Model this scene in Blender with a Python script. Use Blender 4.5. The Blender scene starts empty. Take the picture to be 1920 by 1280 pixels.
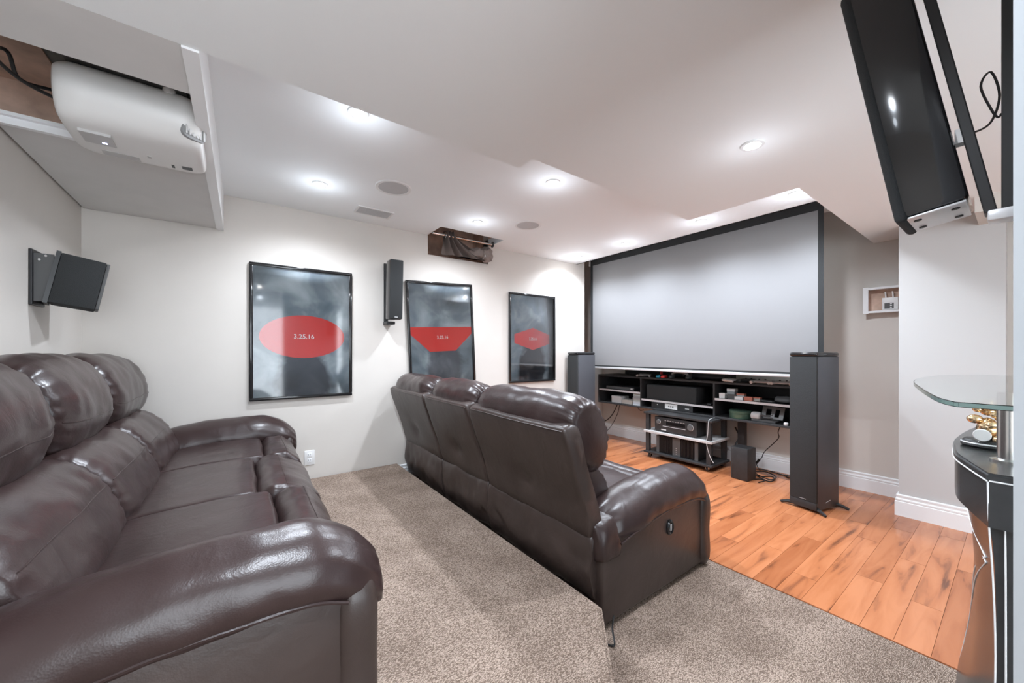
import bpy, bmesh, math, random
from mathutils import Vector, Matrix, noise
random.seed(7)
S = bpy.context.scene
C = S.collection
PI = math.pi

# ------------------------------------------------------------------ camera
F_PX, CX, CY, CAM_Z = 695.0, 960.0, 660.0, 1.2
YAW = math.atan2(955.0, F_PX)                 # forward direction measured from +X
cam = bpy.data.cameras.new('camera'); cam_o = bpy.data.objects.new('camera', cam); C.objects.link(cam_o)
cam.sensor_width = 36.0; cam.lens = 36.0*F_PX/1920.0
cam.shift_y = (CY-640.0)/1920.0
cam.clip_start = 0.02
cam_o.location = (0, 0, CAM_Z); cam_o.rotation_euler = (PI/2, 0, YAW-PI/2)
S.camera = cam_o
# ------------------------------------------------------------------ world + exposure
W = bpy.data.worlds.new('world'); S.world = W; W.use_nodes = True
W.node_tree.nodes['Background'].inputs[0].default_value = (0.88, 0.96, 1.04, 1)
W.node_tree.nodes['Background'].inputs[1].default_value = 1.75
S.view_settings.view_transform = 'Standard'; S.view_settings.look = 'None'
S.view_settings.gamma = 1.0; S.view_settings.exposure = 2.18
S.view_settings.use_curve_mapping = False
POT_W, POT_COL = 15.5, (0.90, 0.99, 1.11)

# ------------------------------------------------------------------ pixel -> place
_f = (math.cos(YAW), math.sin(YAW)); _r = (math.sin(YAW), -math.cos(YAW))
def ray(px, py):
    u = (px-CX)/F_PX
    return Vector((_f[0]+u*_r[0], _f[1]+u*_r[1], -(py-CY)/F_PX))
def onX(px, py, X): r = ray(px, py); r = r*(X/r.x); return Vector((r.x, r.y, r.z+CAM_Z))
def onY(px, py, Y): r = ray(px, py); r = r*(Y/r.y); return Vector((r.x, r.y, r.z+CAM_Z))
def onZ(px, py, Z): r = ray(px, py); r = r*((Z-CAM_Z)/r.z); return Vector((r.x, r.y, r.z+CAM_Z))

# ------------------------------------------------------------------ materials
def mat(name, col, rough=0.5, metal=0.0, var=0.0, vscale=8.0, bump=0.0, bscale=60.0, coat=0.0, spec=0.5, stretch=None, emit=None, estr=0.0, trans=0.0, ior=1.45, objrand=0.0):
    m = bpy.data.materials.new(name); m.use_nodes = True
    nt = m.node_tree; N = nt.nodes; L = nt.links
    b = N['Principled BSDF']
    b.inputs['Base Color'].default_value = (*col, 1); b.inputs['Roughness'].default_value = rough
    b.inputs['Metallic'].default_value = metal; b.inputs['Coat Weight'].default_value = coat
    b.inputs['Specular IOR Level'].default_value = spec; b.inputs['IOR'].default_value = ior
    b.inputs['Transmission Weight'].default_value = trans
    if emit: b.inputs['Emission Color'].default_value = (*emit, 1); b.inputs['Emission Strength'].default_value = estr
    tc = N.new('ShaderNodeTexCoord'); mp = N.new('ShaderNodeMapping'); L.new(tc.outputs['Object'], mp.inputs[0])
    if stretch: mp.inputs['Scale'].default_value = stretch
    n = N.new('ShaderNodeTexNoise'); n.inputs['Scale'].default_value = vscale; n.inputs['Detail'].default_value = 5
    L.new(mp.outputs[0], n.inputs[0])
    if var > 0:
        r = N.new('ShaderNodeValToRGB')
        r.color_ramp.elements[0].position = .3; r.color_ramp.elements[1].position = .7
        r.color_ramp.elements[0].color = (*[max(0, c*(1-var)) for c in col], 1)
        r.color_ramp.elements[1].color = (*[min(1, c*(1+var)) for c in col], 1)
        L.new(n.outputs['Fac'], r.inputs[0]); L.new(r.outputs[0], b.inputs['Base Color'])
    if bump > 0:
        n2 = N.new('ShaderNodeTexNoise'); n2.inputs['Scale'].default_value = bscale; n2.inputs['Detail'].default_value = 6
        L.new(mp.outputs[0], n2.inputs[0])
        bp = N.new('ShaderNodeBump'); bp.inputs['Strength'].default_value = bump; bp.inputs['Distance'].default_value = .01
        L.new(n2.outputs['Fac'], bp.inputs['Height']); L.new(bp.outputs[0], b.inputs['Normal'])
    return m

def mat_leather(name, col, rough=0.34):
    m = bpy.data.materials.new(name); m.use_nodes = True; nt = m.node_tree; N = nt.nodes; L = nt.links
    b = N['Principled BSDF']; b.inputs['Specular IOR Level'].default_value = .48
    tc = N.new('ShaderNodeTexCoord')
    n = N.new('ShaderNodeTexNoise'); n.inputs['Scale'].default_value = 5; n.inputs['Detail'].default_value = 4
    L.new(tc.outputs['Object'], n.inputs[0])
    r = N.new('ShaderNodeValToRGB'); r.color_ramp.elements[0].position = .3; r.color_ramp.elements[1].position = .75
    r.color_ramp.elements[0].color = (*[c*.82 for c in col], 1); r.color_ramp.elements[1].color = (*[c*1.2 for c in col], 1)
    L.new(n.outputs['Fac'], r.inputs[0]); L.new(r.outputs[0], b.inputs['Base Color'])
    rr = N.new('ShaderNodeMapRange'); rr.inputs['To Min'].default_value = rough-.01; rr.inputs['To Max'].default_value = rough+.04
    L.new(n.outputs['Fac'], rr.inputs['Value']); L.new(rr.outputs[0], b.inputs['Roughness'])
    v = N.new('ShaderNodeTexVoronoi'); v.inputs['Scale'].default_value = 260
    w = N.new('ShaderNodeTexNoise'); w.inputs['Scale'].default_value = 14; w.inputs['Detail'].default_value = 3; w.inputs['Distortion'].default_value = .8
    L.new(tc.outputs['Object'], v.inputs['Vector']); L.new(tc.outputs['Object'], w.inputs[0])
    b1 = N.new('ShaderNodeBump'); b1.inputs['Strength'].default_value = .05; b1.inputs['Distance'].default_value = .004
    b2 = N.new('ShaderNodeBump'); b2.inputs['Strength'].default_value = .16; b2.inputs['Distance'].default_value = .012
    L.new(w.outputs['Fac'], b2.inputs['Height']); L.new(v.outputs['Distance'], b1.inputs['Height'])
    L.new(b2.outputs[0], b1.inputs['Normal']); L.new(b1.outputs[0], b.inputs['Normal'])
    return m

def mat_carpet(name, dark, light):
    m = bpy.data.materials.new(name); m.use_nodes = True; nt = m.node_tree; N = nt.nodes; L = nt.links
    b = N['Principled BSDF']; b.inputs['Roughness'].default_value = .95; b.inputs['Specular IOR Level'].default_value = .1
    tc = N.new('ShaderNodeTexCoord')
    def fleck(ang, seed):
        mp = N.new('ShaderNodeMapping'); mp.inputs['Rotation'].default_value = (0, 0, ang); mp.inputs['Scale'].default_value = (125, 330, 125); mp.inputs['Location'].default_value = (seed, seed, 0)
        L.new(tc.outputs['Object'], mp.inputs[0])
        v = N.new('ShaderNodeTexVoronoi'); v.inputs['Scale'].default_value = 1.0; L.new(mp.outputs[0], v.inputs['Vector'])
        return v.outputs['Distance']
    a, c = fleck(.7, 0), fleck(-.75, 3.3)
    mk = N.new('ShaderNodeTexNoise'); mk.inputs['Scale'].default_value = 95; L.new(tc.outputs['Object'], mk.inputs[0])
    st = N.new('ShaderNodeMath'); st.operation = 'GREATER_THAN'; st.inputs[1].default_value = .5; L.new(mk.outputs['Fac'], st.inputs[0])
    mx = N.new('ShaderNodeMix'); L.new(st.outputs[0], mx.inputs[0]); L.new(a, mx.inputs[2]); L.new(c, mx.inputs[3])
    big = N.new('ShaderNodeTexNoise'); big.inputs['Scale'].default_value = 5; big.inputs['Detail'].default_value = 5; L.new(tc.outputs['Object'], big.inputs[0])
    ad = N.new('ShaderNodeMath'); ad.operation = 'MULTIPLY_ADD'; ad.inputs[1].default_value = .45; L.new(big.outputs['Fac'], ad.inputs[0]); L.new(mx.outputs[0], ad.inputs[2])
    r = N.new('ShaderNodeValToRGB'); r.color_ramp.elements[0].position = .38; r.color_ramp.elements[1].position = .9
    r.color_ramp.elements[0].color = (*light, 1); r.color_ramp.elements[1].color = (*dark, 1)
    L.new(ad.outputs[0], r.inputs[0]); L.new(r.outputs[0], b.inputs['Base Color'])
    bp = N.new('ShaderNodeBump'); bp.inputs['Strength'].default_value = .7; bp.inputs['Distance'].default_value = .006; bp.invert = True
    L.new(mx.outputs[0], bp.inputs['Height']); L.new(bp.outputs[0], b.inputs['Normal'])
    return m

def mat_wood():
    m = bpy.data.materials.new('floor_wood'); m.use_nodes = True; nt = m.node_tree; N = nt.nodes; L = nt.links
    b = N['Principled BSDF']; b.inputs['Roughness'].default_value = .16; b.inputs['Specular IOR Level'].default_value = .5
    tc = N.new('ShaderNodeTexCoord'); oi = N.new('ShaderNodeObjectInfo'); ge = N.new('ShaderNodeNewGeometry')
    off = N.new('ShaderNodeVectorMath'); off.operation = 'MULTIPLY_ADD'
    cmb = N.new('ShaderNodeCombineXYZ'); 
    for i in range(3): L.new(oi.outputs['Random'], cmb.inputs[i])
    L.new(cmb.outputs[0], off.inputs[0]); off.inputs[1].default_value = (40, 40, 40); L.new(ge.outputs['Position'], off.inputs[2])
    mp = N.new('ShaderNodeMapping'); mp.inputs['Scale'].default_value = (1.3, 10, 1); L.new(off.outputs[0], mp.inputs[0])
    n = N.new('ShaderNodeTexNoise'); n.inputs['Scale'].default_value = 1.6; n.inputs['Detail'].default_value = 6; n.inputs['Distortion'].default_value = .7
    L.new(mp.outputs[0], n.inputs[0])
    r = N.new('ShaderNodeValToRGB'); e = r.color_ramp.elements
    e[0].position = .28; e[0].color = (.17, .065, .034, 1); e[1].position = .62; e[1].color = (.58, .225, .10, 1)
    x = e.new(.42); x.color = (.50, .18, .075, 1)
    L.new(n.outputs['Fac'], r.inputs[0])
    mx = N.new('ShaderNodeMix'); mx.data_type = 'RGBA'; mx.blend_type = 'MULTIPLY'; mx.inputs[0].default_value = 1
    tint = N.new('ShaderNodeValToRGB'); tint.color_ramp.elements[0].color = (.78, .72, .68, 1); tint.color_ramp.elements[1].color = (1.0, 1.0, 1.0, 1); tint.color_ramp.elements[1].position = .45
    L.new(oi.outputs['Random'], tint.inputs[0]); L.new(r.outputs[0], mx.inputs[6]); L.new(tint.outputs[0], mx.inputs[7])
    L.new(mx.outputs[2], b.inputs['Base Color'])
    return m

def mat_pane():
    m = bpy.data.materials.new('clear_glazing'); m.use_nodes = True; nt = m.node_tree; N = nt.nodes; L = nt.links
    N.remove(N['Principled BSDF']); o = N['Material Output']
    t = N.new('ShaderNodeBsdfTransparent'); g = N.new('ShaderNodeBsdfGlossy'); g.inputs['Roughness'].default_value = .06
    fr = N.new('ShaderNodeFresnel'); fr.inputs['IOR'].default_value = 1.5; x = N.new('ShaderNodeMixShader')
    L.new(fr.outputs[0], x.inputs[0]); L.new(t.outputs[0], x.inputs[1]); L.new(g.outputs[0], x.inputs[2]); L.new(x.outputs[0], o.inputs[0])
    return m

def mat_print(name, seed, mid):
    """cloudy slate-blue print with a soft dark abstract mass in its lower middle"""
    m = bpy.data.materials.new(name); m.use_nodes = True; nt = m.node_tree; N = nt.nodes; L = nt.links
    b = N['Principled BSDF']; b.inputs['Roughness'].default_value = .6
    tc = N.new('ShaderNodeTexCoord'); mp = N.new('ShaderNodeMapping'); mp.inputs['Location'].default_value = (seed, 0, seed); L.new(tc.outputs['Object'], mp.inputs[0])
    n = N.new('ShaderNodeTexNoise'); n.inputs['Scale'].default_value = 3.4; n.inputs['Detail'].default_value = 8; n.inputs['Distortion'].default_value = .5; L.new(mp.outputs[0], n.inputs[0])
    r = N.new('ShaderNodeValToRGB'); e = r.color_ramp.elements
    e[0].position = .3; e[0].color = (.07, .10, .125, 1); e[1].position = .72; e[1].color = (.50, .57, .60, 1)
    x = e.new(.5); x.color = (.19, .245, .285, 1)
    L.new(n.outputs['Fac'], r.inputs[0])
    # abstract mass
    m2 = N.new('ShaderNodeMapping'); m2.inputs['Location'].default_value = (0, 0, .62*1); m2.inputs['Scale'].default_value = (3.0, 0, 1.55); L.new(tc.outputs['Object'], m2.inputs[0])
    ln = N.new('ShaderNodeVectorMath'); ln.operation = 'LENGTH'; L.new(m2.outputs[0], ln.inputs[0])
    ad = N.new('ShaderNodeMath'); ad.operation = 'MULTIPLY_ADD'; ad.inputs[1].default_value = .7; L.new(n.outputs['Fac'], ad.inputs[0]); L.new(ln.outputs['Value'], ad.inputs[2])
    r2 = N.new('ShaderNodeValToRGB'); r2.color_ramp.elements[0].position = .85; r2.color_ramp.elements[0].color = (*mid, 1); r2.color_ramp.elements[1].position = 1.35; r2.color_ramp.elements[1].color = (1, 1, 1, 1)
    L.new(ad.outputs[0], r2.inputs[0])
    mx = N.new('ShaderNodeMix'); mx.data_type = 'RGBA'; mx.blend_type = 'MULTIPLY'; mx.inputs[0].default_value = 1
    L.new(r.outputs[0], mx.inputs[6]); L.new(r2.outputs[0], mx.inputs[7]); L.new(mx.outputs[2], b.inputs['Base Color'])
    return m

M = dict(
    wall=mat('wall_paint', (.64, .60, .555), .55, var=.02, vscale=3, bump=.03, bscale=220),
    pillar=mat('pillar_paint', (.55, .55, .545), .5, bump=.03, bscale=220),
    ceil=mat('ceiling_paint', (.90, .925, .93), .7, bump=.02, bscale=220),
    soffit=mat('soffit_board', (.68, .665, .65), .6, var=.03, vscale=6),
    trim=mat('white_trim', (.86, .865, .87), .3),
    jamb=mat('jamb_paint', (.44, .47, .50), .4),
    inside=mat('recess_board', (.60, .42, .33), .8, var=.3, vscale=9),
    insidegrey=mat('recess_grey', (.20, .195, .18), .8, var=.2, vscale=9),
    darkslot=mat('slot_black', (.05, .048, .045), .8),
    carpet=mat_carpet('loop_carpet', (.165, .118, .090), (.56, .44, .36)),
    wood=mat_wood(), seam=mat('plank_seam', (.50, .24, .13), .5),
    leather=mat_leather('brown_leather', (.034, .020, .019), .295),
    leather2=mat_leather('brown_vinyl', (.046, .032, .028), .36),
    black=mat('satin_black', (.018, .018, .019), .38),
    gloss=mat('gloss_black', (.012, .012, .013), .12, coat=.4),
    cab=mat('black_cabinet', (.030, .030, .031), .5, var=.15, vscale=20),
    vinylside=mat('speaker_side', (.07, .073, .083), .40),
    grille=mat('black_grille', (.03, .032, .033), .85, bump=.4, bscale=500),
    chrome=mat('brushed_steel', (.62, .62, .61), .25, 1.0),
    silver=mat('silver_edge', (.74, .74, .75), .35, .3),
    white=mat('white_plastic', (.80, .79, .78), .35),
    cream=mat('warm_white_plastic', (.74, .725, .705), .3),
    grey=mat('grey_plastic', (.30, .30, .30), .5),
    lgrey=mat('light_grey_plastic', (.52, .51, .50), .5),
    dgrey=mat('dark_grey_plastic', (.09, .09, .09), .5),
    red=mat('red_plastic', (.75, .06, .06), .45), blue=mat('blue_plastic', (.06, .42, .62), .45),
    green=mat('green_tin', (.10, .17, .12), .35, .3),
    tan=mat('tan_card', (.46, .43, .39), .7), pale=mat('pale_case', (.45, .52, .50), .4), ice=mat('ice_case', (.58, .64, .68), .4),
    rust=mat('rust_card', (.55, .18, .12), .6),
    cable=mat('black_cable', (.015, .014, .014), .45), wcable=mat('white_cable', (.72, .72, .70), .4),
    curtain=mat('taupe_curtain', (.26, .21, .19), .8, var=.15, vscale=12, bump=.3, bscale=300),
    fabric=mat('screen_fabric', (.25, .25, .255), .75),
    lens=mat('lamp_lens', (1, 1, 1), .3, emit=(1, .98, .95), estr=30.0),
    ringw=mat('lamp_trim', (.80, .80, .79), .35),
    grillew=mat('white_mesh', (.56, .56, .56), .8, bump=.3, bscale=600),
    glass=mat('green_glass', (.88, .97, .94), .02, trans=1.0, ior=1.5),
    barleather=mat('bar_leather', (.035, .036, .037), .22, var=.1, vscale=20, bump=.05, bscale=180),
    glassedge=mat('ground_glass_edge', (.20, .30, .275), .15, coat=.5),
    piping=mat('pale_piping', (.72, .72, .72), .4),
    gold=mat('gilt_metal', (.78, .58, .36), .22, .9, var=.25, vscale=40),
    redink=mat('red_ink', (.72, .035, .03), .5), whiteink=mat('white_ink', (.85, .85, .85), .5),
    led=mat('blue_led', (.5, .5, 1), .3, emit=(.45, .5, 1), estr=6.0),
    pane=mat_pane(),
    print1=mat_print('print_cloud', 1.3, (.13, .13, .16)), print2=mat_print('print_cloud_pale', 5.1, (.42, .40, .43)), print3=mat_print('print_cloud_dark', 9.7, (.08, .08, .10)),
)

# ------------------------------------------------------------------ mesh helpers
def bx(bm, x0, x1, y0, y1, z0, z1, rot=None):
    vs = [bm.verts.new((x, y, z)) for x in (x0, x1) for y in (y0, y1) for z in (z0, z1)]
    for f in ((0, 1, 3, 2), (4, 6, 7, 5), (0, 4, 5, 1), (2, 3, 7, 6), (0, 2, 6, 4), (1, 5, 7, 3)): bm.faces.new([vs[i] for i in f])
    return vs
def BX(*a, bev=0.0, seg=2):
    bm = bmesh.new(); bx(bm, *a)
    if bev > 0: bmesh.ops.bevel(bm, geom=list(bm.edges), offset=bev, segments=seg, affect='EDGES', profile=.5)
    bmesh.ops.recalc_face_normals(bm, faces=bm.faces)
    return bm
def BXS(boxes):
    bm = bmesh.new()
    for b in boxes: bx(bm, *b)
    bmesh.ops.recalc_face_normals(bm, faces=bm.faces)
    return bm
def lathe(prof, n=32, axis='z'):
    bm = bmesh.new(); rings = []
    for r, z in prof:
        ring = []
        for i in range(n):
            a = 2*PI*i/n; p = (r*math.cos(a), r*math.sin(a), z)
            if axis == 'y': p = (p[0], z, p[1])
            if axis == 'x': p = (z, p[0], p[1])
            ring.append(bm.verts.new(p))
        rings.append(ring)
    for a, b in zip(rings, rings[1:]):
        for i in range(n): bm.faces.new((a[i], a[(i+1) % n], b[(i+1) % n], b[i]))
    bm.faces.new(rings[0]); bm.faces.new(rings[-1])
    bmesh.ops.recalc_face_normals(bm, faces=bm.faces)
    return bm
def cat(pts, n, closed=False):
    pts = [Vector(p) for p in pts]; k = len(pts); out = []
    segs = k if closed else k-1
    for s in range(segs):
        if closed: p0, p1, p2, p3 = pts[s-1], pts[s], pts[(s+1) % k], pts[(s+2) % k]
        else: p0, p1, p2, p3 = pts[max(s-1, 0)], pts[s], pts[s+1], pts[min(s+2, k-1)]
        for i in range(n):
            t = i/n
            out.append(.5*((2*p1)+(-p0+p2)*t+(2*p0-5*p1+4*p2-p3)*t*t+(-p0+3*p1-3*p2+p3)*t**3))
    if not closed: out.append(pts[-1])
    return out
def tube(bm, pts, r, n=8, smooth=6, ends=True):
    P = cat(pts, smooth) if smooth else [Vector(p) for p in pts]
    prev = None; up = Vector((0, 0, 1))
    t0 = (P[1]-P[0]).normalized(); nrm = t0.orthogonal().normalized(); rings = []
    for i, p in enumerate(P):
        t = (P[min(i+1, len(P)-1)]-P[max(i-1, 0)]).normalized()
        nrm = (nrm-t*nrm.dot(t)).normalized(); bi = t.cross(nrm)
        rr = r[i] if isinstance(r, list) else r
        rings.append([bm.verts.new(p+(nrm*math.cos(2*PI*k/n)+bi*math.sin(2*PI*k/n))*rr) for k in range(n)])
    for a, b in zip(rings, rings[1:]):
        for i in range(n): bm.faces.new((a[i], a[(i+1) % n], b[(i+1) % n], b[i]))
    if ends: bm.faces.new(rings[0][::-1]); bm.faces.new(rings[-1])
    return bm
def TUBE(pts, r, n=8, smooth=6):
    bm = bmesh.new(); tube(bm, pts, r, n, smooth); bmesh.ops.recalc_face_normals(bm, faces=bm.faces); return bm
def prism(pts, z0, z1, bev=0.0):
    bm = bmesh.new(); lo = [bm.verts.new((x, y, z0)) for x, y in pts]; hi = [bm.verts.new((x, y, z1)) for x, y in pts]; n = len(pts)
    bm.faces.new(lo[::-1]); top = bm.faces.new(hi)
    for i in range(n): bm.faces.new((lo[i], lo[(i+1) % n], hi[(i+1) % n], hi[i]))
    bmesh.ops.recalc_face_normals(bm, faces=bm.faces)
    if bev: bmesh.ops.bevel(bm, geom=[e for e in bm.edges if all(abs(v.co.z-z1) < 1e-5 for v in e.verts)], offset=bev, segments=3, affect='EDGES')
    return bm
def move(bm, v=(0, 0, 0), rot=None):
    if rot: bmesh.ops.rotate(bm, verts=bm.verts, cent=(0, 0, 0), matrix=rot)
    bmesh.ops.translate(bm, verts=bm.verts, vec=v); return bm
def pillow(ctrl, s0, s1, r, axis='y', ny=26, k=5, wr=0.0, wscale=9.0, seed=0, gather=0.0, gn=9, path=None, endscale=None, rise=0.0):
    """closed smooth section ctrl=(a,b) swept from s0 to s1 with rounded ends.  axis y: (x,z) section; axis x: (y,z) section"""
    prof = cat([(a, b, 0) for a, b in ctrl], k, True); n = len(prof)
    c = sum(prof, Vector())/n; size = sum((p-c).length for p in prof)/n
    bm = bmesh.new(); rings = []
    for j in range(ny+1):
        t = .5-.5*math.cos(PI*j/ny); t = .6*t+.4*j/ny
        s = s0+(s1-s0)*t; e = min(s-s0, s1-s)
        sc = 1.0
        if e < r:
            q = math.sqrt(max(0, 1-(1-e/r)**2)); kk = endscale if endscale is not None else min(.9, r/size)
            sc = 1-kk*(1-q)
        da = db = 0.0; ps = 1.0
        if path: da, db, ps = path(t)
        ring = []
        for i, p in enumerate(prof):
            d = p-c
            g = gather*math.sin(gn*2*PI*i/n+seed)*math.exp(-e/.07) if gather else 0
            q = c+d*sc*ps + d.normalized()*g*(1 if e > .004 else 0)
            if rise: q = q+Vector((0, rise*math.sin(PI*t), 0))*(1 if d.y > 0 else 0)
            co = Vector((q.x+da, s, q.y+db)) if axis == 'y' else Vector((s, q.x+da, q.y+db))
            if wr:
                w = noise.noise(co*wscale+Vector((seed*3.1, seed*1.7, seed)))+.5*noise.noise(co*wscale*2.3+Vector((seed, 5, 0)))
                nd = Vector((d.x, 0, d.y)).normalized() if axis == 'y' else Vector((0, d.x, d.y)).normalized()
                co += nd*wr*w
            ring.append(bm.verts.new(co))
        rings.append(ring)
    for a, b in zip(rings, rings[1:]):
        for i in range(n): bm.faces.new((a[i], a[(i+1) % n], b[(i+1) % n], b[i]))
    bm.faces.new(rings[0]); bm.faces.new(rings[-1])
    bmesh.ops.recalc_face_normals(bm, faces=bm.faces)
    pillow.rings = [[v.co.copy() for v in rg] for rg in rings]
    return bm
def seam(idx, lo=2, hi=2, r=.0022):
    R_ = pillow.rings; return TUBE([R_[j][idx] for j in range(lo, len(R_)-hi, 2)], r, 6, 2)

# ------------------------------------------------------------------ object helpers
def obj(name, bm, m, parent=None, smooth=False, label=None, loc=None, angle=40):
    me = bpy.data.meshes.new(name); bm.to_mesh(me); bm.free()
    if smooth:
        me.polygons.foreach_set('use_smooth', [True]*len(me.polygons))
        if angle < 180: me.set_sharp_from_angle(angle=math.radians(angle))
    me.materials.append(M[m] if isinstance(m, str) else m)
    o = bpy.data.objects.new(name, me); C.objects.link(o)
    if parent: o.parent = parent
    if loc: o.location = loc
    if label: o['label'] = label
    return o
def tag(o, label, category, group=None):
    o['label'] = label; o['category'] = category
    if group: o['group'] = group
    return o
def thing(name, label, category, loc=(0, 0, 0), rotz=0.0, group=None, rot=None):
    o = bpy.data.objects.new(name, None); o.empty_display_size = .1; C.objects.link(o)
    o.location = loc; o.rotation_euler = rot if rot else (0, 0, rotz)
    return tag(o, label, category, group)
def struct(name, bm, m, parent=None, smooth=False, label=None):
    o = obj(name, bm, m, parent, smooth)
    if not parent: o['kind'] = 'structure'
    if label: o['label'] = label
    return o
def copy_tree(o, parent=None):
    c = o.copy(); C.objects.link(c); c.parent = parent
    for ch in list(o.children): copy_tree(ch, c)
    return c
def text_mesh(body, size, m, parent, loc, rot=(PI/2, 0, 0), name='lettering'):
    cu = bpy.data.curves.new(name, 'FONT'); cu.body = body; cu.size = size; cu.align_x = 'CENTER'; cu.align_y = 'CENTER'; cu.extrude = .0003; cu.offset = size*.012
    t = bpy.data.objects.new('tmp_text', cu); C.objects.link(t); bpy.context.view_layer.update()
    me = bpy.data.meshes.new_from_object(t.evaluated_get(bpy.context.evaluated_depsgraph_get())); bpy.data.objects.remove(t); bpy.data.curves.remove(cu)
    me.materials.clear(); me.materials.append(M[m])
    o = bpy.data.objects.new(name, me); C.objects.link(o); o.parent = parent; o.location = loc; o.rotation_euler = rot
    return o

# ================================================================== THE ROOM
XB, XW, YP, XPIL = -.80, 4.36, 3.40, 3.92
CZ, BZ, PZ = 2.34, 2.13, .175
# ceiling tray (with the opening above the window well) and the raised slot over the screen
struct('ceiling', BXS([(XB-.1, 1.46, .6, YP+.1, CZ, CZ+.08), (2.155, 3.52, .6, YP+.1, CZ, CZ+.08), (1.46, 2.155, .6, 3.105, CZ, CZ+.08),
                       (3.50, 3.52, .6, 3.80, CZ, 2.62), (3.50, XW+.1, .6, 3.80, 2.60, 2.64)]), 'ceil')
# low bulkhead in front of it
BL = [(XB-.1, -2.6), (XW+.1, -2.6), (XW+.1, .742), (2.545, .742), (2.545, 1.385), (1.13, 1.385), (1.13, 1.495), (XB-.1, 1.495)]
struct('trim_1', prism(BL, BZ, CZ+.3), 'ceil', label='low white bulkhead ceiling over the near half of the room')
struct('trim_2', BX(3.55, XPIL, -.45, .165, 2.035, BZ), 'wall', label='small boxed duct under the bulkhead beside the pillar')
# walls
struct('wall_left', BX(XB-.12, XB, -2.6, YP+.1, 0, 2.6), 'wall')
struct('wall_back', BXS([(XB, 1.46, YP, YP+.1, 0, CZ+.05), (2.155, 3.66, YP, YP+.1, 0, CZ+.28), (1.46, 2.155, YP, YP+.1, 0, 2.152),
                         (3.56, 3.66, YP+.1, 3.70, 0, 2.62), (3.56, XW+.1, 3.68, 3.78, 0, 2.62)]), 'wall')
struct('wall_front', BX(XW, XW+.1, -2.6, 3.78, 0, 2.62), 'wall')
struct('wall_pillar', BX(XPIL, XW, .058, .533, 0, BZ), 'pillar')
struct('wall_right', BX(.52, 1.29, -.16, .004, 0, BZ), 'jamb')
struct('wall_side', BX(1.9, XW, -2.7, -2.6, 0, BZ), 'wall')
# window well behind the opening in wall and ceiling
struct('window_1', BXS([(1.44, 1.459, 3.105, YP+.1, CZ+.01, 2.66), (1.44, 1.459, YP+.002, 3.95, 2.10, 2.66), (2.156, 2.175, 3.105, YP+.1, CZ+.01, 2.66), (2.156, 2.175, YP+.002, 3.95, 2.10, 2.66), (1.44, 2.175, 3.72, 3.76, 2.10, 2.66), (1.44, 2.175, 3.06, 3.104, CZ+.08, 2.66),
                        (1.44, 2.175, 3.06, 3.95, 2.64, 2.68), (1.44, 2.175, YP+.1, 3.95, 2.10, 2.150)]), 'inside', label='board-lined window well opening in wall and ceiling')
# carpeted platform and lower carpet
plat = [(XB, YP), (XB, -2.6), (-.35, -2.6), (-.35, -.62), (1.178, 1.0), (1.165, YP)]
struct('platform', prism(plat, 0, PZ, .014), 'carpet', smooth=True, label='brown carpeted riser under the rear sofa')
low = [(-.5, -2.6), (2.185, -2.6), (2.185, YP), (1.0, YP)]
struct('floor_carpet', prism([(-.5, -2.6), (2.185, -2.6), (2.185, YP), (-.5, YP)], -.03, .0, .004), 'carpet', label='speckled loop-pile carpet at the lower level')
fl = struct('floor', BX(2.185, XW, -2.6, 3.68, -.05, -.013), 'seam', label='orange-brown hardwood plank floor')
pm = bmesh.new(); bx(pm, 0, 1, 0, 1, 0, 1)
for v in pm.verts:
    if v.co.z > .5: v.co.x = min(max(v.co.x, .0012), .9988); v.co.y = min(max(v.co.y, .0035), .9965)
bmesh.ops.recalc_face_normals(pm, faces=pm.faces)
pme = bpy.data.meshes.new('plank'); pm.to_mesh(pme); pm.free(); pme.materials.append(M['wood'])
y, row = -.42, 0
while y < 3.66:
    x = 2.19; w = min(.105, 3.675-y)
    first = [.55, 1.1, .32, .8][row % 4]+random.uniform(-.12, .12)
    while x < XW-.01:
        l = min(first if x < 2.2 else random.uniform(.85, 1.25), XW-x)
        if XW-x-l < .15: l = XW-x
        p = bpy.data.objects.new('plank', pme); C.objects.link(p); p.parent = fl
        p.location = (x, y, -.0135); p.scale = (l-.0006, w-.0005, .0135); x += l
    y += .105; row += 1
# baseboards with a stepped profile
BP = [(0, 0), (.019, 0), (.019, .103), (.013, .108), (.017, .113), (.017, .122), (.010, .127), (.010, .138), (.013, .142), (.013, .150), (.004, .155), (0, .155)]
def baseboard(name, pts, label):
    bm = bmesh.new(); n = len(pts); P = [Vector(p) for p in pts]; rings = []
    for i in range(n):
        ns = []
        if i > 0: d = (P[i]-P[i-1]).normalized(); ns.append(Vector((-d.y, d.x)))
        if i < n-1: d = (P[i+1]-P[i]).normalized(); ns.append(Vector((-d.y, d.x)))
        nv = ns[0] if len(ns) == 1 else (ns[0]+ns[1])/(1+ns[0].dot(ns[1]))
        rings.append([bm.verts.new((P[i].x+nv.x*a, P[i].y+nv.y*a, b)) for a, b in BP])
    for a, b in zip(rings, rings[1:]):
        for i in range(len(BP)-1): bm.faces.new((a[i], b[i], b[i+1], a[i+1]))
    bm.faces.new(rings[0]); bm.faces.new(rings[-1]); bmesh.ops.recalc_face_normals(bm, faces=bm.faces)
    return struct(name, bm, 'trim', label=label)
baseboard('baseboard_front', [(XW, .058), (XW, .058-.6)][::-1][:0] or [(XPIL, .058), (XPIL, .533), (XW, .533), (XW, 3.68)], 'white stepped baseboard along the pillar and screen wall')
baseboard('baseboard_back', [(3.66, YP), (1.166, YP)], 'white stepped baseboard under the posters')

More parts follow.
